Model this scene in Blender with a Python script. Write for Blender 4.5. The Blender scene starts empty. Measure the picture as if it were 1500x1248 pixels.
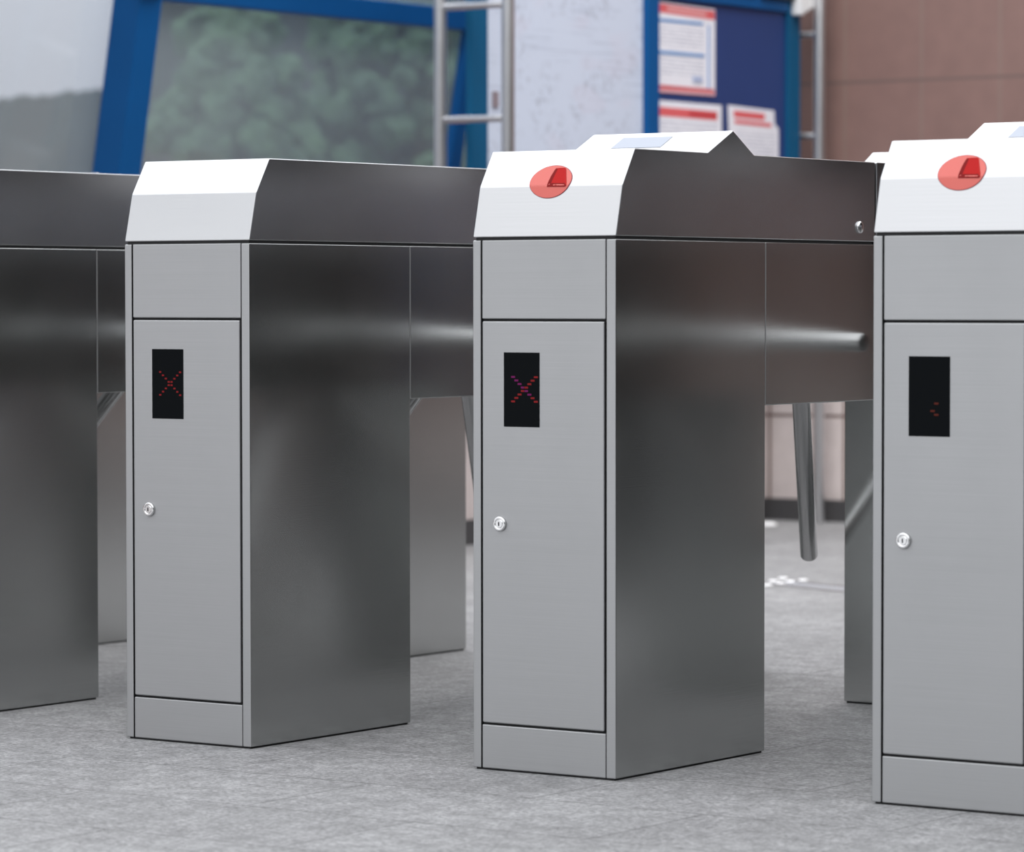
import bpy, bmesh, math, random
from mathutils import Vector, Matrix
random.seed(7)
scn = bpy.context.scene
COL = scn.collection

# ------------------------------------------------------------------ dimensions (metres)
W, S, L, T = 0.2676, 0.7155, 0.4409, 0.7998     # cabinet width, pitch of the row, leg depth, full depth
H = 0.8290                                       # top of the cabinet
HZ = 0.5648                                      # underside of the overhanging head
K1 = (0.0187, 0.9125)                            # lid profile (y, z)
K2 = (0.0531, 0.9685)
YB = 1.6048                                      # front of the rear machines, which face away
ZL = 0.8334                                      # underside of the lid

# ------------------------------------------------------------------ materials
def new_mat(name):
    m = bpy.data.materials.new(name); m.use_nodes = True
    nt = m.node_tree
    return m, nt, nt.nodes['Principled BSDF']
def N(nt, t, **kw):
    n = nt.nodes.new(t)
    for k, v in kw.items(): setattr(n, k, v)
    return n
def plain(name, col, rough=0.5, metal=0.0, spec=0.5, noise=0.0, nscale=20.0, emit=None, estr=0.0):
    m, nt, b = new_mat(name)
    b.inputs['Base Color'].default_value = (*col, 1)
    b.inputs['Roughness'].default_value = rough
    b.inputs['Metallic'].default_value = metal
    b.inputs['Specular IOR Level'].default_value = spec
    if noise > 0:
        tc = N(nt, 'ShaderNodeTexCoord'); tx = N(nt, 'ShaderNodeTexNoise')
        tx.inputs['Scale'].default_value = nscale; tx.inputs['Detail'].default_value = 6
        nt.links.new(tc.outputs['Object'], tx.inputs['Vector'])
        mp = N(nt, 'ShaderNodeMapRange')
        mp.inputs['From Min'].default_value = 0.25; mp.inputs['From Max'].default_value = 0.75
        mp.inputs['To Min'].default_value = 1 - noise; mp.inputs['To Max'].default_value = 1 + noise
        nt.links.new(tx.outputs['Fac'], mp.inputs['Value'])
        mx = N(nt, 'ShaderNodeVectorMath', operation='SCALE')
        mx.inputs[0].default_value = col
        nt.links.new(mp.outputs['Result'], mx.inputs['Scale'])
        nt.links.new(mx.outputs['Vector'], b.inputs['Base Color'])
    if emit:
        b.inputs['Emission Color'].default_value = (*emit, 1)
        b.inputs['Emission Strength'].default_value = estr
    return m

def steel(name, col, rough, brush=0.03, aniso=0.0):
    """brushed stainless steel: fine horizontal brush lines plus faint smudges"""
    m, nt, b = new_mat(name)
    b.inputs['Metallic'].default_value = 1.0
    tc = N(nt, 'ShaderNodeTexCoord')
    mp = N(nt, 'ShaderNodeMapping'); mp.inputs['Scale'].default_value = (4, 4, 900)
    nt.links.new(tc.outputs['Object'], mp.inputs['Vector'])
    t1 = N(nt, 'ShaderNodeTexNoise'); t1.inputs['Scale'].default_value = 1.0; t1.inputs['Detail'].default_value = 3
    nt.links.new(mp.outputs['Vector'], t1.inputs['Vector'])
    t2 = N(nt, 'ShaderNodeTexNoise'); t2.inputs['Scale'].default_value = 7.0; t2.inputs['Detail'].default_value = 4
    nt.links.new(tc.outputs['Object'], t2.inputs['Vector'])
    r1 = N(nt, 'ShaderNodeMapRange')
    r1.inputs['From Min'].default_value = 0.3; r1.inputs['From Max'].default_value = 0.7
    r1.inputs['To Min'].default_value = 1 - brush; r1.inputs['To Max'].default_value = 1 + brush
    nt.links.new(t1.outputs['Fac'], r1.inputs['Value'])
    sc = N(nt, 'ShaderNodeVectorMath', operation='SCALE'); sc.inputs[0].default_value = col
    nt.links.new(r1.outputs['Result'], sc.inputs['Scale'])
    nt.links.new(sc.outputs['Vector'], b.inputs['Base Color'])
    r2 = N(nt, 'ShaderNodeMapRange')
    r2.inputs['From Min'].default_value = 0.3; r2.inputs['From Max'].default_value = 0.7
    r2.inputs['To Min'].default_value = rough * 0.93; r2.inputs['To Max'].default_value = rough * 1.07
    nt.links.new(t2.outputs['Fac'], r2.inputs['Value'])
    nt.links.new(r2.outputs['Result'], b.inputs['Roughness'])
    bp = N(nt, 'ShaderNodeBump'); bp.inputs['Strength'].default_value = 0.05; bp.inputs['Distance'].default_value = 0.0006
    nt.links.new(t1.outputs['Fac'], bp.inputs['Height'])
    nt.links.new(bp.outputs['Normal'], b.inputs['Normal'])
    return m

STEEL = steel('brushed_steel', (0.485, 0.494, 0.488), 0.175)
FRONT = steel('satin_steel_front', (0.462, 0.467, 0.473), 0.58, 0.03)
LIDST = steel('lid_steel', (0.55, 0.553, 0.56), 0.24, 0.02)
TUBE = steel('polished_tube', (0.58, 0.58, 0.58), 0.15, 0.0)
RAILST = steel('rail_steel', (0.62, 0.62, 0.63), 0.36, 0.0)
SEAM = plain('seam_highlight', (0.20, 0.20, 0.20), 0.5)
LOCKST = plain('lock_chrome', (0.75, 0.75, 0.75), 0.18, 1.0)
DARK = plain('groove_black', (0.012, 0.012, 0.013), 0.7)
DISP = plain('display_black', (0.004, 0.005, 0.006), 0.5, 0, 0.04)
LED = plain('led_red', (0.10, 0.01, 0.01), 0.5, 0, 0.05, emit=(0.55, 0.03, 0.04), estr=0.20)
LEDP = plain('led_purple', (0.07, 0.01, 0.05), 0.5, 0, 0.05, emit=(0.38, 0.02, 0.20), estr=0.20)
LEDDIM = plain('led_faint', (0.05, 0.012, 0.01), 0.5, 0, 0.05, emit=(0.35, 0.07, 0.04), estr=0.10)
REDL = plain('red_lens', (0.62, 0.115, 0.092), 0.2, 0, 0.5)
REDR = plain('red_rim', (0.20, 0.03, 0.045), 0.4)
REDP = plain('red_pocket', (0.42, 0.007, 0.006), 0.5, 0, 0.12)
REDD = plain('red_pocket_shade', (0.20, 0.006, 0.006), 0.5, 0, 0.1)
SCREEN = plain('reader_screen', (0.40, 0.43, 0.49), 0.55, 0, 0.08)
BLUE = plain('blue_paint', (0.001, 0.080, 0.26), 0.5, 0, 0.2, 0.06, 6)
BLUEB = plain('board_blue', (0.018, 0.045, 0.17), 0.55, 0, 0.4, 0.06, 4)
TEAL = plain('teal_blue_paint', (0.003, 0.085, 0.19), 0.5, 0, 0.2, 0.05, 6)
PAPER = plain('paper_white', (0.82, 0.82, 0.88), 0.7, noise=0.03, nscale=9)
PRED = plain('print_red', (0.72, 0.12, 0.13), 0.7)
PREDD = plain('print_dark_red', (0.55, 0.05, 0.06), 0.7)
PBLUE = plain('print_blue', (0.07, 0.25, 0.55), 0.7)
BLACKG = plain('black_green_box', (0.010, 0.022, 0.022), 0.5)
WHITEP = plain('white_plastic', (0.8, 0.8, 0.8), 0.5)
STUD = plain('white_stud', (0.9, 0.9, 0.9), 0.45)

def tile_wall(name, c_up, c_lo, zsplit, tx, tz, ox, oz, axis='X', grout=0.010):
    m, nt, b = new_mat(name)
    tc = N(nt, 'ShaderNodeTexCoord'); sp = N(nt, 'ShaderNodeSeparateXYZ')
    nt.links.new(tc.outputs['Object'], sp.inputs[0])
    def joint(sock, off, size):
        a = N(nt, 'ShaderNodeMath', operation='ADD'); a.inputs[1].default_value = -off + 50 * size
        nt.links.new(sock, a.inputs[0])
        mo = N(nt, 'ShaderNodeMath', operation='MODULO'); mo.inputs[1].default_value = size
        nt.links.new(a.outputs[0], mo.inputs[0])
        c = N(nt, 'ShaderNodeMath', operation='LESS_THAN'); c.inputs[1].default_value = grout
        nt.links.new(mo.outputs[0], c.inputs[0]); return c
    jx = joint(sp.outputs[axis], ox - grout / 2, tx); jz = joint(sp.outputs['Z'], oz - grout / 2, tz)
    up = N(nt, 'ShaderNodeMath', operation='GREATER_THAN'); up.inputs[1].default_value = zsplit
    nt.links.new(sp.outputs['Z'], up.inputs[0])
    base = N(nt, 'ShaderNodeMix', data_type='RGBA')
    base.inputs['A'].default_value = (*c_lo, 1); base.inputs['B'].default_value = (*c_up, 1)
    nt.links.new(up.outputs[0], base.inputs['Factor'])
    nz = N(nt, 'ShaderNodeTexNoise'); nz.inputs['Scale'].default_value = 14; nz.inputs['Detail'].default_value = 8
    nt.links.new(tc.outputs['Object'], nz.inputs['Vector'])
    mr = N(nt, 'ShaderNodeMapRange'); mr.inputs['To Min'].default_value = 0.86; mr.inputs['To Max'].default_value = 1.14
    nt.links.new(nz.outputs['Fac'], mr.inputs['Value'])
    ms = N(nt, 'ShaderNodeVectorMath', operation='SCALE')
    nt.links.new(base.outputs['Result'], ms.inputs[0]); nt.links.new(mr.outputs['Result'], ms.inputs['Scale'])
    g1 = N(nt, 'ShaderNodeMix', data_type='RGBA')
    nt.links.new(ms.outputs[0], g1.inputs['A'])
    g1.inputs['B'].default_value = (c_up[0] * 1.02, c_up[1] * 1.16, c_up[2] * 1.16, 1)
    nt.links.new(jx.outputs[0], g1.inputs['Factor'])
    g2 = N(nt, 'ShaderNodeMix', data_type='RGBA')
    nt.links.new(g1.outputs['Result'], g2.inputs['A'])
    g2.inputs['B'].default_value = (c_up[0] * 0.70, c_up[1] * 0.78, c_up[2] * 0.80, 1)
    nt.links.new(jz.outputs[0], g2.inputs['Factor'])
    nt.links.new(g2.outputs['Result'], b.inputs['Base Color'])
    b.inputs['Roughness'].default_value = 0.42
    return m
WALL = tile_wall('brown_tile', (0.21, 0.126, 0.108), (0.645, 0.57, 0.55), 0.42, 0.2836, 0.3645, -1.7506, 0.3482)
LOWW = tile_wall('pink_tile', (0.21, 0.126, 0.108), (0.645, 0.57, 0.55), 0.42, 0.30, 0.3645, 0, 0.3482, 'Y')
PALEREFL = plain('pale_for_reflections', (.60, .60, .605), .7, noise=.12, nscale=6)  # pale tone for unseen ground added to brighten the door reflections
DARKREFL = plain('dark_for_reflections', (0.05, 0.05, 0.052), 0.6, noise=.1, nscale=2)  # dark tone for unseen surfaces added to darken the steel reflections
SKIRT = plain('dark_skirting', (0.060, 0.058, 0.060), 0.5)

def floor_mat():
    m, nt, b = new_mat('grey_granite_tile')
    tc = N(nt, 'ShaderNodeTexCoord')
    def noise(scale, detail, sx=1, sy=1, rough=0.6):
        mp = N(nt, 'ShaderNodeMapping'); mp.inputs['Scale'].default_value = (sx, sy, 1)
        mp.inputs['Rotation'].default_value = (0, 0, 0)
        nt.links.new(tc.outputs['Object'], mp.inputs['Vector'])
        t = N(nt, 'ShaderNodeTexNoise'); t.inputs['Scale'].default_value = scale
        t.inputs['Detail'].default_value = detail; t.inputs['Roughness'].default_value = rough
        nt.links.new(mp.outputs['Vector'], t.inputs['Vector']); return t
    fine = noise(110, 5, 1, 1, 0.8); mid = noise(22, 6); big = noise(2.6, 3)
    def rng(t, a, lo, hi):
        r = N(nt, 'ShaderNodeMapRange'); r.inputs['From Min'].default_value = a; r.inputs['From Max'].default_value = 1 - a
        r.inputs['To Min'].default_value = lo; r.inputs['To Max'].default_value = hi
        nt.links.new(t.outputs['Fac'], r.inputs['Value']); return r
    f = rng(fine, 0.38, 0.58, 1.42); g = rng(mid, 0.34, 0.80, 1.20); h = rng(big, 0.3, 0.88, 1.12)
    m1 = N(nt, 'ShaderNodeMath', operation='MULTIPLY'); nt.links.new(f.outputs[0], m1.inputs[0]); nt.links.new(g.outputs[0], m1.inputs[1])
    m2 = N(nt, 'ShaderNodeMath', operation='MULTIPLY'); nt.links.new(m1.outputs[0], m2.inputs[0]); nt.links.new(h.outputs[0], m2.inputs[1])
    mp = N(nt, 'ShaderNodeMapping'); mp.inputs['Location'].default_value = (0.21, -0.064 + 0.3 * 4, 0)
    nt.links.new(tc.outputs['Object'], mp.inputs['Vector'])
    br = N(nt, 'ShaderNodeTexBrick'); br.offset = 0.5
    br.inputs['Scale'].default_value = 1.0; br.inputs['Brick Width'].default_value = 0.6; br.inputs['Row Height'].default_value = 0.3
    br.inputs['Mortar Size'].default_value = 0.0028; br.inputs['Mortar Smooth'].default_value = 0.3
    br.inputs['Color1'].default_value = (0.95, 0.95, 0.95, 1); br.inputs['Color2'].default_value = (1.05, 1.05, 1.05, 1)
    br.inputs['Mortar'].default_value = (0.62, 0.62, 0.62, 1)
    nt.links.new(mp.outputs['Vector'], br.inputs['Vector'])
    s1 = N(nt, 'ShaderNodeVectorMath', operation='SCALE'); s1.inputs[0].default_value = (0.242, 0.242, 0.244)
    nt.links.new(m2.outputs[0], s1.inputs['Scale'])
    s2 = N(nt, 'ShaderNodeVectorMath', operation='MULTIPLY')
    nt.links.new(s1.outputs[0], s2.inputs[0]); nt.links.new(br.outputs['Color'], s2.inputs[1])
    nt.links.new(s2.outputs[0], b.inputs['Base Color'])
    b.inputs['Roughness'].default_value = 0.62; b.inputs['Specular IOR Level'].default_value = 0.3
    bp = N(nt, 'ShaderNodeBump'); bp.inputs['Strength'].default_value = 0.15; bp.inputs['Distance'].default_value = 0.001
    nt.links.new(fine.outputs['Fac'], bp.inputs['Height']); nt.links.new(bp.outputs['Normal'], b.inputs['Normal'])
    return m
FLOOR = floor_mat()

def glass_mat():
    m = bpy.data.materials.new('hazy_glass'); m.use_nodes = True
    nt = m.node_tree; nt.nodes.clear()
    out = N(nt, 'ShaderNodeOutputMaterial'); tr = N(nt, 'ShaderNodeBsdfTransparent'); df = N(nt, 'ShaderNodeBsdfDiffuse')
    gl = N(nt, 'ShaderNodeBsdfGlossy'); gl.inputs['Roughness'].default_value = 0.08
    tr.inputs['Color'].default_value = (0.86, 0.88, 0.92, 1); df.inputs['Color'].default_value = (0.42, 0.47, 0.49, 1)
    mx = N(nt, 'ShaderNodeMixShader'); mx.inputs[0].default_value = 0.34
    nt.links.new(tr.outputs[0], mx.inputs[1]); nt.links.new(df.outputs[0], mx.inputs[2])
    m2 = N(nt, 'ShaderNodeMixShader'); m2.inputs[0].default_value = 0.05
    nt.links.new(mx.outputs[0], m2.inputs[1]); nt.links.new(gl.outputs[0], m2.inputs[2])
    nt.links.new(m2.outputs[0], out.inputs[0]); return m
GLASS = glass_mat()

def leaf_mat():
    m, nt, b = new_mat('foliage')
    tc = N(nt, 'ShaderNodeTexCoord'); t = N(nt, 'ShaderNodeTexNoise')
    t.inputs['Scale'].default_value = 5; t.inputs['Detail'].default_value = 8; t.inputs['Roughness'].default_value = 0.65
    nt.links.new(tc.outputs['Object'], t.inputs['Vector'])
    cr = N(nt, 'ShaderNodeValToRGB')
    cr.color_ramp.elements[0].position = 0.32; cr.color_ramp.elements[0].color = (0.06, 0.125, 0.08, 1)
    cr.color_ramp.elements[1].position = 0.70; cr.color_ramp.elements[1].color = (0.16, 0.31, 0.15, 1)
    nt.links.new(t.outputs['Fac'], cr.inputs[0]); nt.links.new(cr.outputs[0], b.inputs['Base Color'])
    b.inputs['Roughness'].default_value = 0.8
    return m
LEAF = leaf_mat()
BARK = plain('bark', (0.09, 0.06, 0.04), 0.9, noise=0.3)
HILLM = plain('grey_green_slope', (0.10, 0.13, 0.12), 0.9, noise=0.25, nscale=3)

# ------------------------------------------------------------------ mesh helpers
def link(name, bm, mats, parent=None, bevel=0.0, smooth=False, seg=2):
    me = bpy.data.meshes.new(name)
    bmesh.ops.recalc_face_normals(bm, faces=bm.faces[:])
    bm.to_mesh(me); bm.free()
    for m in (mats if isinstance(mats, (list, tuple)) else [mats]): me.materials.append(m)
    o = bpy.data.objects.new(name, me); COL.objects.link(o)
    if parent: o.parent = parent
    if smooth:
        for p in me.polygons: p.use_smooth = True
    if bevel > 0:
        md = o.modifiers.new('bevel', 'BEVEL'); md.width = bevel; md.segments = seg
        md.limit_method = 'ANGLE'; md.angle_limit = math.radians(25); md.harden_normals = True
        for p in me.polygons: p.use_smooth = True
    return o
def box(bm, x0, x1, y0, y1, z0, z1, mi=0):
    v = [bm.verts.new((x, y, z)) for x in (x0, x1) for y in (y0, y1) for z in (z0, z1)]
    for f in ((0, 1, 3, 2), (4, 6, 7, 5), (0, 4, 5, 1), (2, 3, 7, 6), (0, 2, 6, 4), (1, 5, 7, 3)):
        bm.faces.new([v[i] for i in f]).material_index = mi
    return v
def prism(bm, pts, fn, a, b, mi=0):
    """polygon pts (2-D) placed by fn(p, t) at t=a and t=b and closed"""
    A = [bm.verts.new(fn(p, a)) for p in pts]; B = [bm.verts.new(fn(p, b)) for p in pts]
    n = len(pts); fs = [bm.faces.new(A), bm.faces.new(B[::-1])]
    for i in range(n): fs.append(bm.faces.new((A[i], A[(i + 1) % n], B[(i + 1) % n], B[i])))
    for f in fs: f.material_index = mi
    return fs
def frame_of(d):
    d = Vector(d).normalized()
    a = d.cross(Vector((0, 0, 1))) if abs(d.z) < 0.95 else d.cross(Vector((0, 1, 0)))
    a.normalize(); return d, a, d.cross(a)
def lathe(bm, p0, axis, prof, n=32, mi=0):
    """prof: list of (distance along the axis, radius); caps close flat or at a point"""
    d, a, b = frame_of(axis); p0 = Vector(p0); rings = []
    for t, r in prof:
        if r < 1e-6: rings.append([bm.verts.new(p0 + d * t)])
        else: rings.append([bm.verts.new(p0 + d * t + (a * math.cos(2 * math.pi * i / n) + b * math.sin(2 * math.pi * i / n)) * r) for i in range(n)])
    for A, B in zip(rings, rings[1:]):
        for i in range(n):
            j = (i + 1) % n
            if len(A) == 1 and len(B) == 1: continue
            q = [A[0], B[j], B[i]] if len(A) == 1 else ([A[i], A[j], B[0]] if len(B) == 1 else [A[i], A[j], B[j], B[i]])
            bm.faces.new(q).material_index = mi
    for R in (rings[0], rings[-1]):
        if len(R) > 2: bm.faces.new(R).material_index = mi
def tube_prof(Lg, r, e=0.003):
    return [(0, 0), (0, r - e), (e * .3, r - e * .3), (e, r), (Lg - e, r), (Lg - e * .3, r - e * .3), (Lg, r - e), (Lg, 0)]
def tag(o, label, cat, group=None, kind=None):
    if label: o['label'] = label
    if cat: o['category'] = cat
    if group: o['group'] = group
    if kind: o['kind'] = kind
    return o
def empty(name, loc, rz, label, cat, group=None):
    o = bpy.data.objects.new(name, None); COL.objects.link(o)
    o.location = loc; o.rotation_euler = (0, 0, rz); o.empty_display_size = 0.1
    return tag(o, label, cat, group)
def struct(o): o['kind'] = 'structure'; return o

# ------------------------------------------------------------------ turnstiles
B0, B1, B2 = (0.2642, 0.9685), (0.3405, 1.0058), (0.4052, 0.9685)     # reader hump (y, z)
def lid_point(x, s, off=0.0):
    """point on the two bent front faces of the lid; s is arc length up from the bend"""
    if s >= 0: a, b = Vector((0, *K1)), Vector((0, *K2))
    else: a, b = Vector((0, *K1)), Vector((0, 0.0, ZL))
    d = (b - a).normalized(); n = Vector((0, -abs(d.z), abs(d.y)))
    p = a + d * abs(s) + n * off
    return Vector((x, p.y, p.z))

def wrapped(bm, fx, fs, R, thick, mi_top=0, mi_side=1):
    """a thin plate with outline (fx,fs) wrapped over the bend of the lid"""
    n = 64; cx, cs = R
    rings = []
    for k in range(0, 9):
        f = k / 8
        ring = []
        for i in range(n):
            t = 2 * math.pi * i / n
            x = cx + (fx(t) - cx) * f; s = cs + (fs(t) - cs) * f
            ring.append(bm.verts.new(lid_point(x, s, thick)))
            if k == 0: break
        rings.append(ring)
    for i in range(n):
        j = (i + 1) % n
        bm.faces.new((rings[0][0], rings[1][i], rings[1][j])).material_index = mi_top
        for k in range(1, 8):
            bm.faces.new((rings[k][i], rings[k + 1][i], rings[k + 1][j], rings[k][j])).material_index = mi_top if k < 8 else mi_side
    low = [bm.verts.new(lid_point(fx(2 * math.pi * i / n), fs(2 * math.pi * i / n), -0.0005)) for i in range(n)]
    for i in range(n):
        j = (i + 1) % n
        bm.faces.new((rings[8][i], low[i], low[j], rings[8][j])).material_index = mi_side

HALF = Matrix.Translation((W, YB, 0)) @ Matrix.Rotation(math.pi, 4, 'Z')      # the far end is the near end turned round
def half(root, far, hump=False, cup=False, display=None, bolt=False):
    before = set(COL.objects)
    build_half(root, hump, cup, display, bolt)
    if far:
        for o in set(COL.objects) - before:
            if o.parent == root: o.matrix_local = HALF
def build_half(root, hump, cup, display, bolt):
    # cabinet (leg): one folded sheet with the front opening
    bm = bmesh.new()
    prof = [(0, 0), (.0154, 0), (.0154, .007), (.2502, .007), (.2502, 0), (W, 0), (W, L), (0, L)]
    fs = prism(bm, prof, lambda p, t: (p[0], p[1], t), 0.0028, H)
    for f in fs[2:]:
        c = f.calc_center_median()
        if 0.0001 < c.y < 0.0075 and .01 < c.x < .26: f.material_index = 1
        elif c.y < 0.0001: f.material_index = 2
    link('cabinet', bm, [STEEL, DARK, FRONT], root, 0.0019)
    bm = bmesh.new(); box(bm, .004, W - .004, .004, L - .004, 0, .004); link('base_shadow', bm, DARK, root)  # dark block stands in for the contact shadow under the cabinet
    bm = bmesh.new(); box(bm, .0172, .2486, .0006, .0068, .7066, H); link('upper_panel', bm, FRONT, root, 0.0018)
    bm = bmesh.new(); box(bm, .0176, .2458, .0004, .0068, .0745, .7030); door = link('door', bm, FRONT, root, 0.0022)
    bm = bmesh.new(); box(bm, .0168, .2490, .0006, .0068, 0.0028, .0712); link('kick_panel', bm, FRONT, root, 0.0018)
    # lock in the door
    bm = bmesh.new()
    lathe(bm, (.0520, .0006, .3873), (0, -1, 0), [(0, .0118), (.003, .0118), (.0044, .0108), (.0048, .0098), (.0048, .0080), (.0030, .0072), (.0030, .0066), (.0042, .0060), (.0042, 0)], 32)
    lk = link('lock', bm, LOCKST, door, smooth=False)
    for p in lk.data.polygons: p.use_smooth = len(p.vertices) > 3 and abs(p.normal.y) < .9
    bm = bmesh.new(); box(bm, .0508, .0526, -.0040, -.0028, .3838, .3902); link('keyhole', bm, DARK, door)
    # the dark display window in the door with its dot matrix
    if display:
        bm = bmesh.new(); box(bm, .0592, .1266, -.0002, .004, .5390, .6546)
        dp = link('display_window', bm, DISP, root, 0.0004)
        if display == 'none': pass
        else:
            segs = []
            c = (.0986, .5976); hx, hz = .0215, .0190
            nn = 8
            for i in range(nn):
                f = -1 + 2 * i / (nn - 1)
                segs.append((c[0] + f * hx, c[1] + f * hz, 'a')); segs.append((c[0] + f * hx, c[1] - f * hz, 'b'))
            bms = {}
            for x, z, d in segs:
                if display == 'faint':
                    if not ((d == 'b' and .0966 < x < .112) or (d == 'a' and .104 < x < .109)): continue
                    z -= .019; x -= .003; key = 'led_dash'
                    mm = LEDDIM
                elif display == 'purple' and d == 'b' and x < .108: mm = LEDP
                else: mm = LED
                b_ = bms.setdefault(mm.name, (bmesh.new(), mm))[0]
                w = .0036 if display != 'red' else .0022; h = .0015 if display != 'red' else .0014
                if x + w > .1264: w = .1264 - x
                box(b_, x - w, x + w, -.0006, .0005, z - h, z + h)
            for b_, mm in bms.values():
                o = link('led_cross', b_, mm, dp)
                o['label'] = {'led_red': 'dim red dashes of the lit cross', 'led_purple': 'purple red dashes of the lit cross', 'led_faint': 'few faint red dashes of the lit sign'}[mm.name]
    # dark shadow gap below the lid
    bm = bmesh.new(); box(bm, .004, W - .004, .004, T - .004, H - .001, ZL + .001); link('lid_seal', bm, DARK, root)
    # lid
    bm = bmesh.new()
    pr = [(0, ZL), K1, K2] + ([B0, B1, B2] if hump else []) + [(T, K2[1]), (T, ZL)]
    prism(bm, pr, lambda p, t: (t, p[0], p[1]), 0.0, W)
    lid = link('lid', bm, LIDST, root, 0.0020, seg=2)
    lid.modifiers['bevel'].angle_limit = math.radians(8)
    if hump:
        d = Vector((0, B1[0] - B0[0], B1[1] - B0[1])).normalized(); n = Vector((0, -d.z, d.y))
        def sp(x, y, o):
            t = (y - B0[0]) / d.y; p = Vector((0, *B0)) + d * t + n * o; return (x, p.y, p.z)
        bm = bmesh.new()
        prism(bm, [(.0690, .2870), (.1640, .2870), (.1640, .3240), (.0690, .3240)], lambda p, t: sp(p[0], p[1], t), -.001, .0007)
        link('reader_screen', bm, SCREEN, lid, 0.0003)['label'] = 'pale blue grey reader screen on the hump'
    if cup:
        cx, cs, rx, rs = .1325, .0084, .0380, .0280
        e = lambda k: ((lambda t: cx + (rx + k) * math.cos(t)), (lambda t: cs + (rs + k) * math.sin(t)))
        bm = bmesh.new(); wrapped(bm, *e(.0009), (cx, cs), .0006, 0, 0); rim = link('cup_rim', bm, REDR, lid, smooth=False)
        bm = bmesh.new(); wrapped(bm, *e(0), (cx, cs), .0011, 0, 0); link('red_lens', bm, REDL, lid, smooth=False)
        # pocket: bright back; shade of the recess painted on left cheek and bottom lip
        P = lambda x, s, o=.0016: bm.verts.new(lid_point(x, s, o))
        bm = bmesh.new()
        q = [(.1290, -.0022), (.1288, .004), (.1303, .016), (.1332, .0275), (.1352, .0312), (.1515, .0316), (.1540, .0300), (.1640, .003), (.1648, -.0006), (.1632, -.0026)]
        qi = [(.1352, .0040), (.1354, .008), (.1366, .017), (.1382, .0285), (.1386, .0292), (.1500, .0296), (.1510, .0290), (.1592, .0060), (.1590, .0046), (.1578, .0034)]
        A = [P(*p) for p in q]; B = [P(p[0], p[1], .0013) for p in qi]
        n_ = len(q)
        f = bm.faces.new(B); f.material_index = 0
        for i in range(n_):
            j = (i + 1) % n_
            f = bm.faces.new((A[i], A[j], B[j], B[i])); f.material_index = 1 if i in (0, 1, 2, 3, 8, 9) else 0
        link('coin_pocket', bm, [REDP, REDD], lid)['label'] = 'darker red recessed pocket'
    if bolt:
        bm = bmesh.new()
        lathe(bm, (W - .0005, .7465, .8575), (1, 0, 0), [(0, .0105), (.0025, .0105), (.0045, .0085), (.0055, .004), (.0057, 0)], 28)
        link('lid_bolt', bm, LOCKST, lid, smooth=True)

def turnstile(x, label, near=True, hump=False, cup=False, display=None):
    root = empty('turnstile', (x, 0, 0), 0, label, 'turnstile', 'row of tripod turnstiles')
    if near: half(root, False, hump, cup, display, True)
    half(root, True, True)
    # the head bridges the two legs
    bm = bmesh.new(); box(bm, 0, W, (L if near else .55) + .0004, YB - L - .0004, HZ, H); link('head_housing', bm, STEEL, root, 0.0019)
    for x0 in (-.0004, W - .0004):
        for y0 in ((L,) if near else ()) + (YB - L,):
            bm = bmesh.new(); box(bm, x0, x0 + .0008, y0 - .0009, y0 + .0012, HZ, H - .003); link('seam_highlight', bm, SEAM, root)  # grey strips added to imitate the highlight along the seam
    # tripod: three arms from a hub inside the head
    hub = Vector((.1053, .8175, .6784)); ax = Vector((-1, 0, -1)).normalized()
    bm = bmesh.new(); lathe(bm, hub - ax * .03, ax, [(0, 0), (0, .045), (.10, .045), (.125, .035), (.13, 0)], 32); link('tripod_hub', bm, TUBE, root)
    for dv in ((-.9987, -.0416, -.0292), (-.2920, .5748, -.7644), (-.2428, -.6157, -.7496)):
        bm = bmesh.new(); lathe(bm, hub, dv, tube_prof(.536, .0158), 32)
        o = link('tripod_arm', bm, TUBE, root, smooth=True)
        o.modifiers.new('es', 'EDGE_SPLIT').split_angle = math.radians(50)
    return root

turnstile(-2 * S, 'farthest turnstile, only a sliver of its rear leg showing left of the flat lidded turnstile', near=False)
turnstile(-S, 'plain turnstile cut off by the left edge of the picture, only its side visible')
turnstile(0, 'turnstile with flat lid without red oval, red cross lit on its door display', display='red')
turnstile(S, 'central turnstile with red oval on the humped lid, its long dark side visible', hump=True, cup=True, display='purple')
turnstile(2 * S, 'nearest turnstile cut off by the right edge, red oval, almost blank display', hump=True, cup=True, display='faint')

# ------------------------------------------------------------------ floor and walls
def wallbox(name, x0, x1, y0, y1, z0, z1, m):
    bm = bmesh.new(); box(bm, x0, x1, y0, y1, z0, z1); return struct(link(name, bm, m))
wallbox('floor', -32, 9, -9, 30, -0.10, 0.0, FLOOR)
YW = 5.95
wallbox('wall_back', -2.45, 3.2, YW, YW + .25, 0, 4.2, WALL)
wallbox('added_wall_far', 3.2, 9, 9.0, 9.2, 0, 4.2, DARKREFL)  # unseen, added so the steel sides reflect something dark
wallbox('added_wall_right', 8.8, 9, 1.0, 9.0, 0, 4.2, DARKREFL)  # unseen, added to darken what the steel reflects from the right
wallbox('added_ceiling', 2.6, 9, 2.3, 9.2, 2.7, 2.9, DARKREFL)  # unseen, added to keep light off the ground reflected in the sides
wallbox('added_floor_far', 3.2, 8.8, 2.3, 9.0, -.02, .003, DARKREFL)  # unseen dark slab added to darken the steel sides
wallbox('added_floor_front', -32, 1.9, -9, -1.45, -.02, .002, PALEREFL)  # unseen pale slab added to brighten the lower cabinet fronts
wallbox('added_floor_side', 1.9, 9, -9, -1.45, -.02, .002, DARKREFL)  # unseen dark slab added to darken reflections on the legs
wallbox('baseboard_back', -2.40, 3.2, YW - .012, YW, 0, .072, SKIRT)
wallbox('wall_left', -3.05, -2.40, -3, YW, 0, .86, LOWW)
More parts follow.
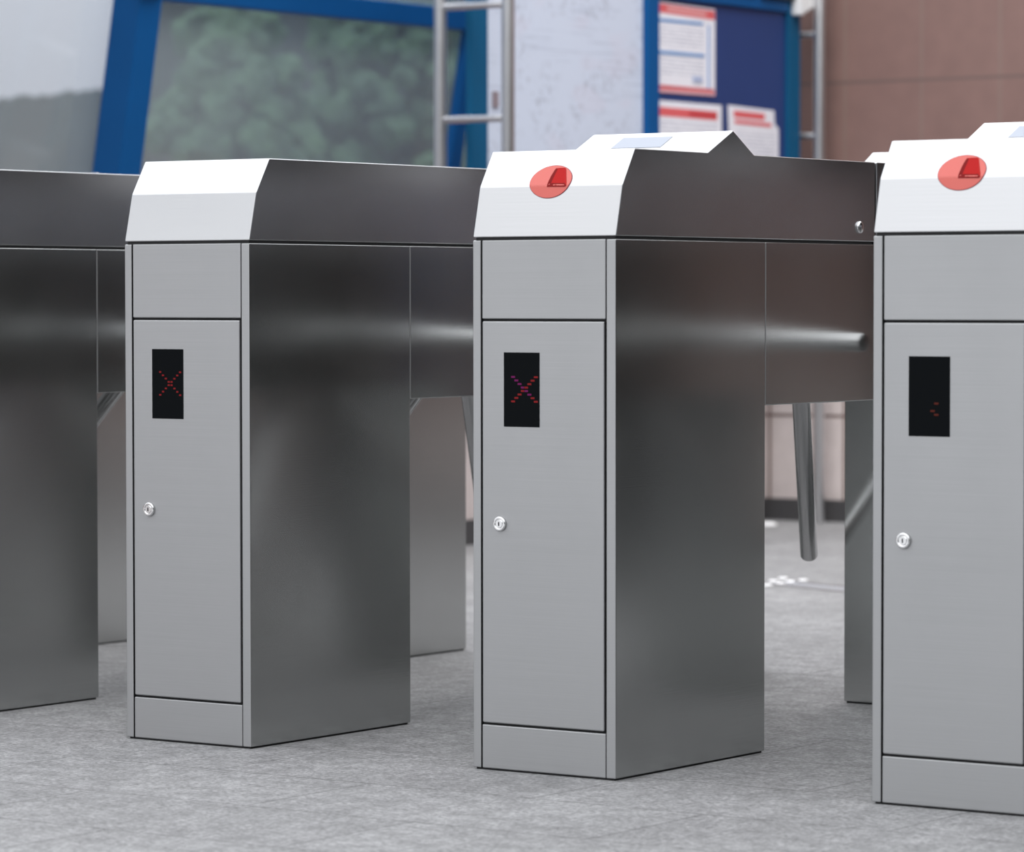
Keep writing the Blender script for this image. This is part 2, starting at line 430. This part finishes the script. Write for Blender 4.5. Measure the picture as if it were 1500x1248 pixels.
wallbox('baseboard_left', -2.40, -2.388, -3, YW - .012, 0, .075, SKIRT)

# ------------------------------------------------------------------ slanted glazing with blue steel frame
LX = lambda z: -2.9 + .17 * (z - 1.4)
def slant(bm, y0, y1, z0, z1, t0, t1, mi=0):
    P = [(LX(z) + t, y, z) for t in (t0, t1) for y in (y0, y1) for z in (z0, z1)]
    v = [bm.verts.new(p) for p in P]
    for f in ((0, 1, 3, 2), (4, 6, 7, 5), (0, 4, 5, 1), (2, 3, 7, 6), (0, 2, 6, 4), (1, 5, 7, 3)): bm.faces.new([v[i] for i in f]).material_index = mi
cols = [(-1.0, -.90, .105), (1.78, 1.88, .105), (3.276, 3.370, .105), (4.953, 5.015, .032)]
bm = bmesh.new()
root = empty('glazing_frame', (-2.9, 3.4, .86), 0, 'blue painted steel frame of the slanted glazing behind the turnstiles', 'window frame')
def child(name, bm, m, parent, **k):
    o = link(name, bm, m, parent, **k); o.matrix_parent_inverse = Matrix.Translation(parent.location).inverted(); return o
for y0, y1, t in cols:
    bm = bmesh.new(); slant(bm, y0, y1, .86, 2.6, .001, t); child('column', bm, BLUE, root, bevel=.004)
bm = bmesh.new(); slant(bm, 3.370, 4.953, 1.586, 1.650, .001, .05); child('crossbeam', bm, BLUE, root, bevel=.004)
bm = bmesh.new(); slant(bm, -3, 5.95, 2.6, 2.72, -.006, .11); child('crossbeam', bm, BLUE, root, bevel=.004)
bm = bmesh.new(); slant(bm, 3.255, 3.35, 1.592, 1.66, .105, .125); child('bracket', bm, BLACKG, root, bevel=.004)['label'] = 'small dark bracket on the column'
wn = 1
for y0, y1, z0, z1 in ((-.95, 1.83, .86, 2.6), (1.831, 3.32, .86, 2.6), (3.321, 4.98, .86, 1.618), (3.321, 4.98, 1.619, 2.6), (4.981, 5.94, .86, 2.6)):
    bm = bmesh.new(); slant(bm, y0, y1, z0, z1, -.006, .0); struct(link('window_%d' % wn, bm, GLASS)); wn += 1

# ------------------------------------------------------------------ map board and notice board along the passage
XB = -2.14
def yz(bm, y0, y1, z0, z1, x0, x1, mi=0): box(bm, x0, x1, y0, y1, z0, z1, mi)
def at(name, loc, label, cat, group=None): return empty(name, loc, 0, label, cat, group)
def map_mat():
    m, nt, b = new_mat('map_print_white')
    tc = N(nt, 'ShaderNodeTexCoord')
    def nz(sc, det, lo, hi, stretch=(1, 1, 1), seed=0):
        mp = N(nt, 'ShaderNodeMapping'); mp.inputs['Scale'].default_value = stretch; mp.inputs['Location'].default_value = (seed, seed * .7, seed * .3)
        t = N(nt, 'ShaderNodeTexNoise'); t.inputs['Scale'].default_value = sc; t.inputs['Detail'].default_value = det
        nt.links.new(tc.outputs['Object'], mp.inputs['Vector']); nt.links.new(mp.outputs['Vector'], t.inputs['Vector'])
        r = N(nt, 'ShaderNodeMapRange'); r.inputs['From Min'].default_value = lo; r.inputs['From Max'].default_value = hi
        nt.links.new(t.outputs['Fac'], r.inputs['Value']); return r.outputs['Result']
    def mul(x, y):
        k = N(nt, 'ShaderNodeMath', operation='MULTIPLY'); nt.links.new(x, k.inputs[0])
        if isinstance(y, float): k.inputs[1].default_value = y
        else: nt.links.new(y, k.inputs[1])
        return k.outputs[0]
    ink = mul(mul(nz(60, 3, .54, .60), nz(7, 2, .44, .60)), .48)                    # small printed symbols in clusters
    lines = mul(mul(nz(30, 1, .60, .64, (1, .12, 3)), nz(6, 2, .40, .60, seed=3.1)), .38)
    pink = mul(nz(5, 1, .58, .66, (1, 1, 2), seed=5.3), .12)
    cur = None
    for fac, col in ((ink, (.33, .35, .42)), (lines, (.36, .40, .50)), (pink, (.66, .52, .60))):
        mx = N(nt, 'ShaderNodeMix', data_type='RGBA'); nt.links.new(fac, mx.inputs['Factor'])
        if cur is None: mx.inputs['A'].default_value = (.59, .65, .77, 1)
        else: nt.links.new(cur, mx.inputs['A'])
        mx.inputs['B'].default_value = (*col, 1); cur = mx.outputs['Result']
    nt.links.new(cur, b.inputs['Base Color']); b.inputs['Roughness'].default_value = .5
    return m
def text_mat():
    """rows of small grey print, too far and soft to read"""
    m, nt, b = new_mat('small_grey_print')
    tc = N(nt, 'ShaderNodeTexCoord'); sp = N(nt, 'ShaderNodeSeparateXYZ'); cb = N(nt, 'ShaderNodeCombineXYZ')
    nt.links.new(tc.outputs['Object'], sp.inputs[0]); nt.links.new(sp.outputs['Y'], cb.inputs['X']); nt.links.new(sp.outputs['Z'], cb.inputs['Y'])
    br = N(nt, 'ShaderNodeTexBrick'); br.offset = .37; br.inputs['Scale'].default_value = 1
    br.inputs['Brick Width'].default_value = .036; br.inputs['Row Height'].default_value = .0115; br.inputs['Mortar Size'].default_value = .0034
    br.inputs['Color1'].default_value = (.45, .47, .56, 1); br.inputs['Color2'].default_value = (.66, .68, .75, 1); br.inputs['Mortar'].default_value = (.82, .82, .88, 1)
    nt.links.new(cb.outputs[0], br.inputs['Vector']); nt.links.new(br.outputs['Color'], b.inputs['Base Color']); b.inputs['Roughness'].default_value = .7
    return m
TEXT = text_mat()
mb = at('map_board', (XB, 4.4, 0), 'tall white map board with faint grey print behind the ladder rail', 'board')
bm = bmesh.new(); yz(bm, 4.075, 4.896, .95, 2.3, XB - .03, XB); child('panel', bm, map_mat(), mb)
bm = bmesh.new(); yz(bm, 3.992, 4.073, .80, 2.4, XB - .020, XB + .003); child('post', bm, TEAL, mb, bevel=.003)
for y in (3.995, 4.83):
    bm = bmesh.new(); yz(bm, y, y + .05, .86, .91, -2.52, XB - .018); child('mounting_arm', bm, TEAL, mb, bevel=.003)
bm = bmesh.new(); yz(bm, 4.095, 4.125, 1.290, 1.335, XB - .001, XB + .004); child('sticker', bm, plain('sticker_grey', (.25, .2, .22), .6), mb)['label'] = 'small dark grey sticker near the post'

nb = at('notice_board', (XB, 5.4, 0), 'dark blue framed notice board with papers, before the brown tiled wall', 'board')
bm = bmesh.new(); yz(bm, 4.96, 5.76, .9, 1.665, XB - .045, XB); child('panel', bm, BLUEB, nb)
bm = bmesh.new(); yz(bm, 4.898, 4.965, 0, 2.3, XB - .07, XB + .018); child('post', bm, BLUE, nb, bevel=.003)
bm = bmesh.new(); yz(bm, 5.745, 5.823, .75, 1.70, XB - .06, XB + .012); child('post', bm, TEAL, nb, bevel=.003)
bm = bmesh.new(); yz(bm, 4.965, 5.745, 1.663, 1.70, XB - .06, XB + .012); child('top_rail', bm, BLUE, nb, bevel=.003)
bm = bmesh.new(); yz(bm, 4.965, 5.745, .86, .92, XB - .06, XB + .012); child('bottom_rail', bm, BLUE, nb, bevel=.003)
bm = bmesh.new(); yz(bm, 5.10, 5.54, 1.701, 1.74, XB - .05, XB + .02); child('lamp_strip', bm, WHITEP, nb, bevel=.004)['label'] = 'white lamp strip on the top rail'
bm = bmesh.new(); yz(bm, 5.56, 5.80, 1.701, 1.83, XB - .06, XB + .03); child('header_box', bm, BLACKG, nb, bevel=.01)['label'] = 'dark green box on the top rail'
bm = bmesh.new()
for i in range(3): yz(bm, 5.765 + i * .03, 5.785 + i * .03, 1.655 + .012 * i, 1.78, XB + .012, XB + .05)
child('cable_clip', bm, WHITEP, nb, bevel=.003)['label'] = 'white clips at the corner'

def paper(label, outline, bands, lines):
    r = at('notice', (XB + .0006, 5.3, 1.3), label, 'notice', 'papers on the notice board')
    bm = bmesh.new(); prism(bm, outline, lambda p, t: (t, p[0], p[1]), XB + .0006, XB + .0016); child('sheet', bm, PAPER, r)
    for q, (nm, y0, y1, za, zb, h, m) in enumerate(bands):
        bm = bmesh.new(); prism(bm, [(y0, za - h), (y1, zb - h), (y1, zb), (y0, za)], lambda p, t: (t, p[0], p[1]), XB + .0014, XB + .0020 + .0003 * q); child(nm, bm, m, r)
    for y0, y1, z0, z1, st in lines:
        bm = bmesh.new(); yz(bm, y0, y1, z1, z0, XB + .0014, XB + .0019); child('text_block', bm, TEXT, r)
paper('large white timetable with red bands and two blue rules, topmost on the notice board',
      [(4.972, 1.372), (5.312, 1.374), (5.312, 1.646), (4.972, 1.650)],
      [('red_band', 4.974, 5.310, 1.645, 1.640, .028, PRED), ('dark_lettering', 5.03, 5.26, 1.636, 1.632, .010, plain('print_pale_red', (.80, .42, .42), .7)),
       ('blue_rule', 4.980, 5.240, 1.598, 1.600, .009, PBLUE), ('blue_rule', 4.980, 5.248, 1.499, 1.501, .009, PBLUE),
       ('red_band', 4.985, 5.305, 1.394, 1.394, .011, PREDD), ('pink_margin', 4.974, 5.310, 1.382, 1.384, .010, plain('print_pale_pink', (.78, .42, .45), .7)),
       ('blue_margin', 5.270, 5.276, 1.595, 1.595, .20, PBLUE), ('stamp', 5.18, 5.235, 1.428, 1.428, .016, plain('stamp_blue', (.40, .47, .66), .7))],
      [(4.985, 5.24, 1.580, 1.515, .011), (4.985, 5.24, 1.482, 1.43, .011), (5.02, 5.08, 1.610, 1.606, .01), (5.03, 5.09, 1.511, 1.507, .01)])
paper('white sheet with one wide red heading, below the timetable on the notice board',
      [(4.968, 1.02), (5.352, 1.02), (5.352, 1.346), (4.968, 1.347)],
      [('red_band', 4.972, 5.325, 1.327, 1.325, .028, PRED), ('dark_red_band', 5.16, 5.322, 1.320, 1.319, .016, PREDD)],
      [(4.99, 5.33, 1.285, 1.05, .016)])
paper('smaller white sheet with notched corner and two red headings, right on the notice board',
      [(5.412, 1.02), (5.702, 1.02), (5.702, 1.285), (5.678, 1.298), (5.674, 1.342), (5.390, 1.349)],
      [('red_band', 5.425, 5.615, 1.333, 1.330, .022, PRED), ('red_band', 5.430, 5.655, 1.304, 1.300, .012, PRED)],
      [(5.44, 5.68, 1.27, 1.05, .018)])

# ------------------------------------------------------------------ steel ladder-like rails
def rail(loc, label, wid, h, rungs):
    r = at('ladder_rail', loc, label, 'railing', 'stainless ladder rails')
    for dx in (-wid, 0):
        bm = bmesh.new(); lathe(bm, (dx, 0, 0), (0, 0, 1), tube_prof(h, .0185), 24)
        o = link('post', bm, RAILST, r, smooth=True); o.modifiers.new('es', 'EDGE_SPLIT').split_angle = math.radians(50)
    for z in rungs:
        bm = bmesh.new(); lathe(bm, (-wid, 0, z), (1, 0, 0), tube_prof(wid, .0105), 16); link('rung', bm, RAILST, r, smooth=True)
rail((-1.985, 3.955, 0), 'stainless ladder rail with two posts standing before the white map board', .237, 2.3, (.92, 1.248, 1.570, 1.90))
rail((-2.078, 5.86, 0), 'stainless ladder rail beside the right end of the blue notice board', .24, 2.3, (.93, 1.266, 1.596, 1.93))

# ------------------------------------------------------------------ small things on the floor
for x, y in ((-.8345, 3.473), (-.895, 3.60), (-.9225, 3.696), (-.846, 3.605), (-.832, 3.53), (-.8434, 3.664), (-.93, 3.53), (-.98, 3.63)):
    bm = bmesh.new(); lathe(bm, (x, y, 0), (0, 0, 1), [(0, .0135), (.003, .013), (.0046, .010), (.005, 0)], 20)
    tag(link('tactile_stud', bm, STUD, smooth=True), 'small white round stud on the grey floor beyond the hanging arm', 'floor stud', 'white tactile studs')
bm = bmesh.new(); lathe(bm, (-2.15, 5.66, 0), (0, 0, 1), [(0, .03), (.006, .028), (.010, .018), (.011, 0)], 20)
tag(link('floor_marker', bm, STUD, smooth=True), 'lone white marker on the floor at the foot of the wall', 'floor marker')
d = Vector((.2163, -.0932, 0)).normalized(); pn = Vector((-d.y, d.x, 0))
tr = at('floor_track', (-.70, 3.53, 0), 'narrow steel track strip set in the floor beside the white studs', 'floor strip')
for o_, nm, m, w in ((0.045, 'edge_bar', RAILST, .012), (-.045, 'edge_bar', RAILST, .012), (0, 'channel', plain('channel_grey', (.30, .31, .33), .5), .033)):
    bm = bmesh.new(); c = Vector((-.70, 3.505, 0)) + pn * o_
    P = [c + d * a + pn * b for a, b in ((-.18, -w), (2.2, -w), (2.2, w), (-.18, w))]
    prism(bm, P, lambda p, t: (p.x, p.y, t), 0, .003 if nm == 'edge_bar' else .0015); child(nm, bm, m, tr)

# ------------------------------------------------------------------ outdoors beyond the glass
def shrub(loc, size, label, seed):
    rnd = random.Random(seed)
    r = empty('shrub', loc, 0, label, 'shrub', 'shrubs outside the glass')
    bm = bmesh.new()
    for i in range(420):
        t = rnd.uniform(0, 2 * math.pi); q = math.sqrt(rnd.random()); zz = rnd.uniform(.12, 1)
        k = math.sqrt(max(0.05, 1 - (zz * .95) ** 2.4))
        c = Vector((math.cos(t) * q * k * size[0], math.sin(t) * q * k * size[1], zz * size[2]))
        rr = rnd.uniform(.06, .13)
        b2 = bmesh.new(); bmesh.ops.create_icosphere(b2, subdivisions=2, radius=rr)
        for v in b2.verts: v.co *= rnd.uniform(.72, 1.28)
        me = bpy.data.meshes.new('t'); b2.to_mesh(me); b2.free()
        nv = len(bm.verts); bm.from_mesh(me); bpy.data.meshes.remove(me); bm.verts.ensure_lookup_table()
        for v in bm.verts[nv:]: v.co += c
    link('foliage', bm, LEAF, r)
    bm = bmesh.new(); lathe(bm, (0, 0, 0), (0, 0, 1), [(0, .09), (.3, .06), (size[2] * .6, .03)], 10); link('stem', bm, BARK, r)
# positions: behind the glazing, the skyline rises to the right
EYE, FW, RT = Vector((4.1265, -4.7767, .74)), Vector((-.5734, .8183, 0)), Vector((.8190, .5739, 0))
def far(u, v, d):
    p = EYE + (FW + RT * ((u - 742) / 5494)) * d; p.z = .74 + (436 - v) / 5494 * d; return p
for u, d, w_, v, lb, sd in ((345, 22.5, .60, 30, 'broad green shrub outside, behind the left half of the green glass pane', 1),
                            (560, 24.0, .72, -40, 'taller green shrub outside, behind the right half of the green glass pane', 2)):
    p = far(u, v, d); shrub((p.x, p.y, 0), (w_, w_, p.z), lb, sd)
bm = bmesh.new()
sky = [(-700, 160), (-300, 152), (0, 146), (80, 140), (140, 133), (200, 124), (212, 100), (222, 40), (236, -20), (400, -30), (520, -50), (700, -90), (900, -100)]
fr, bk = [], []
for (u0, v0), (u1, v1) in zip(sky, sky[1:]):
    for i in range(10):
        f = i / 10; u = u0 + (u1 - u0) * f; v = v0 + (v1 - v0) * f + random.uniform(-4, 4)
        fr.append(far(u, v, 27)); bk.append(far(u, v + 3, 28.5))
A = [[bm.verts.new(p) for p in fr], [bm.verts.new((p.x, p.y, 0)) for p in fr], [bm.verts.new((p.x, p.y, 0)) for p in bk], [bm.verts.new(p) for p in bk]]
for i in range(len(fr) - 1):
    for k in range(4): bm.faces.new((A[k][i], A[(k + 1) % 4][i], A[(k + 1) % 4][i + 1], A[k][i + 1]))
for i in (0, -1): bm.faces.new([A[k][i] for k in range(4)])
tag(link('planted_bank', bm, HILLM), 'blurred grey green bank outside, low in the left glass pane', 'bank')

# ------------------------------------------------------------------ camera
yaw, pit, rol = 0.611235673, -0.0394345967, -0.000813018
cy, sy, cp, spp = math.cos(yaw), math.sin(yaw), math.cos(pit), math.sin(pit)
Rz = Matrix(((cy, -sy, 0), (sy, cy, 0), (0, 0, 1)))
r0, f0, u0 = Vector((1, 0, 0)), Vector((0, cp, spp)), Vector((0, -spp, cp))
r2 = Rz @ (math.cos(rol) * r0 + math.sin(rol) * u0); u2 = Rz @ (-math.sin(rol) * r0 + math.cos(rol) * u0); f2 = Rz @ f0
cam = bpy.data.cameras.new('camera'); co = bpy.data.objects.new('camera', cam); COL.objects.link(co)
M = Matrix((r2, u2, -f2)).transposed().to_4x4(); M.translation = (4.12648962, -4.77668421, 0.740094338)
co.matrix_world = M
FPX, PX, PY = 5493.84382, 741.511750, 652.291926
cam.sensor_fit = 'HORIZONTAL'; cam.sensor_width = 36; cam.lens = FPX / 1500 * 36
cam.shift_x = (750 - PX) / 1500; cam.shift_y = (PY - 624) / 1500
cam.clip_end = 200
cam.dof.use_dof = True; cam.dof.focus_distance = 6.1; cam.dof.aperture_fstop = cam.lens / 1000 / 0.022
scn.camera = co

# ------------------------------------------------------------------ light: overcast sky, open in front and to the left
w = bpy.data.worlds.new('overcast'); scn.world = w; w.use_nodes = True
nt = w.node_tree; nt.nodes.clear()
out = N(nt, 'ShaderNodeOutputWorld'); bg = N(nt, 'ShaderNodeBackground')
tc = N(nt, 'ShaderNodeTexCoord'); sp = N(nt, 'ShaderNodeSeparateXYZ')
nt.links.new(tc.outputs['Generated'], sp.inputs[0])
el = N(nt, 'ShaderNodeValToRGB'); cr = el.color_ramp
cr.elements[0].position = 0.0; cr.elements[0].color = (.56, .57, .59, 1)
cr.elements[1].position = 1.0; cr.elements[1].color = (2.7, 2.75, 2.85, 1)
for p, c in ((.06, (.68, .69, .715)), (.20, (1.10, 1.12, 1.15)), (.34, (1.32, 1.34, 1.385)), (.62, (2.6, 2.65, 2.75))):
    e_ = cr.elements.new(p); e_.color = (*c, 1)
nt.links.new(sp.outputs['Z'], el.inputs['Fac'])
dt = N(nt, 'ShaderNodeVectorMath', operation='DOT_PRODUCT'); dt.inputs[1].default_value = (-.98, -.18, 0)
nt.links.new(tc.outputs['Generated'], dt.inputs[0])
mr = N(nt, 'ShaderNodeMapRange', interpolation_type='SMOOTHSTEP')
mr.inputs['From Min'].default_value = -.55; mr.inputs['From Max'].default_value = .35
mr.inputs['To Min'].default_value = .065; mr.inputs['To Max'].default_value = 1.0
nt.links.new(dt.outputs['Value'], mr.inputs['Value'])
nt.links.new(el.outputs['Color'], bg.inputs['Color']); 
hi = N(nt, 'ShaderNodeMapRange', interpolation_type='SMOOTHSTEP')
hi.inputs['From Min'].default_value = .12; hi.inputs['From Max'].default_value = .60
nt.links.new(sp.outputs['Z'], hi.inputs['Value'])
mxs = N(nt, 'ShaderNodeMix', data_type='FLOAT'); mxs.inputs['B'].default_value = .85
nt.links.new(hi.outputs['Result'], mxs.inputs['Factor']); nt.links.new(mr.outputs['Result'], mxs.inputs['A'])

d2 = N(nt, 'ShaderNodeVectorMath', operation='DOT_PRODUCT'); d2.inputs[1].default_value = (-.73, .68, .03)
nt.links.new(tc.outputs['Generated'], d2.inputs[0])
b2 = N(nt, 'ShaderNodeMapRange', interpolation_type='SMOOTHSTEP')
b2.inputs['From Min'].default_value = .70; b2.inputs['From Max'].default_value = .96
b2.inputs['To Min'].default_value = 0.0; b2.inputs['To Max'].default_value = .75
nt.links.new(d2.outputs['Value'], b2.inputs['Value'])
ad = N(nt, 'ShaderNodeMath', operation='ADD'); nt.links.new(mxs.outputs['Result'], ad.inputs[0]); nt.links.new(b2.outputs['Result'], ad.inputs[1])
nt.links.new(ad.outputs[0], bg.inputs['Strength'])
nt.links.new(bg.outputs[0], out.inputs[0])

la = bpy.data.lights.new('fill_light', 'AREA'); la.shape = 'RECTANGLE'; la.size = 3.0; la.size_y = 3.0; la.energy = 95; la.color = (1, .98, .97); la.spread = math.radians(110)  # fill light added to brighten the background
lo = bpy.data.objects.new('fill_light', la); COL.objects.link(lo); lo.location = (-.6, 3.4, 5.2)
lo.rotation_euler = (Vector((-1.6, 4.9, 0.0)) - Vector(lo.location)).to_track_quat('-Z', 'Y').to_euler()
tag(lo, 'large added fill light above the passage, out of view', 'lamp')

scn.view_settings.view_transform = 'Standard'
scn.view_settings.look = 'None'
scn.view_settings.exposure = 0.0
scn.cycles.max_bounces = 8; scn.cycles.glossy_bounces = 5; scn.cycles.transparent_max_bounces = 8
scn.cycles.use_denoising = True
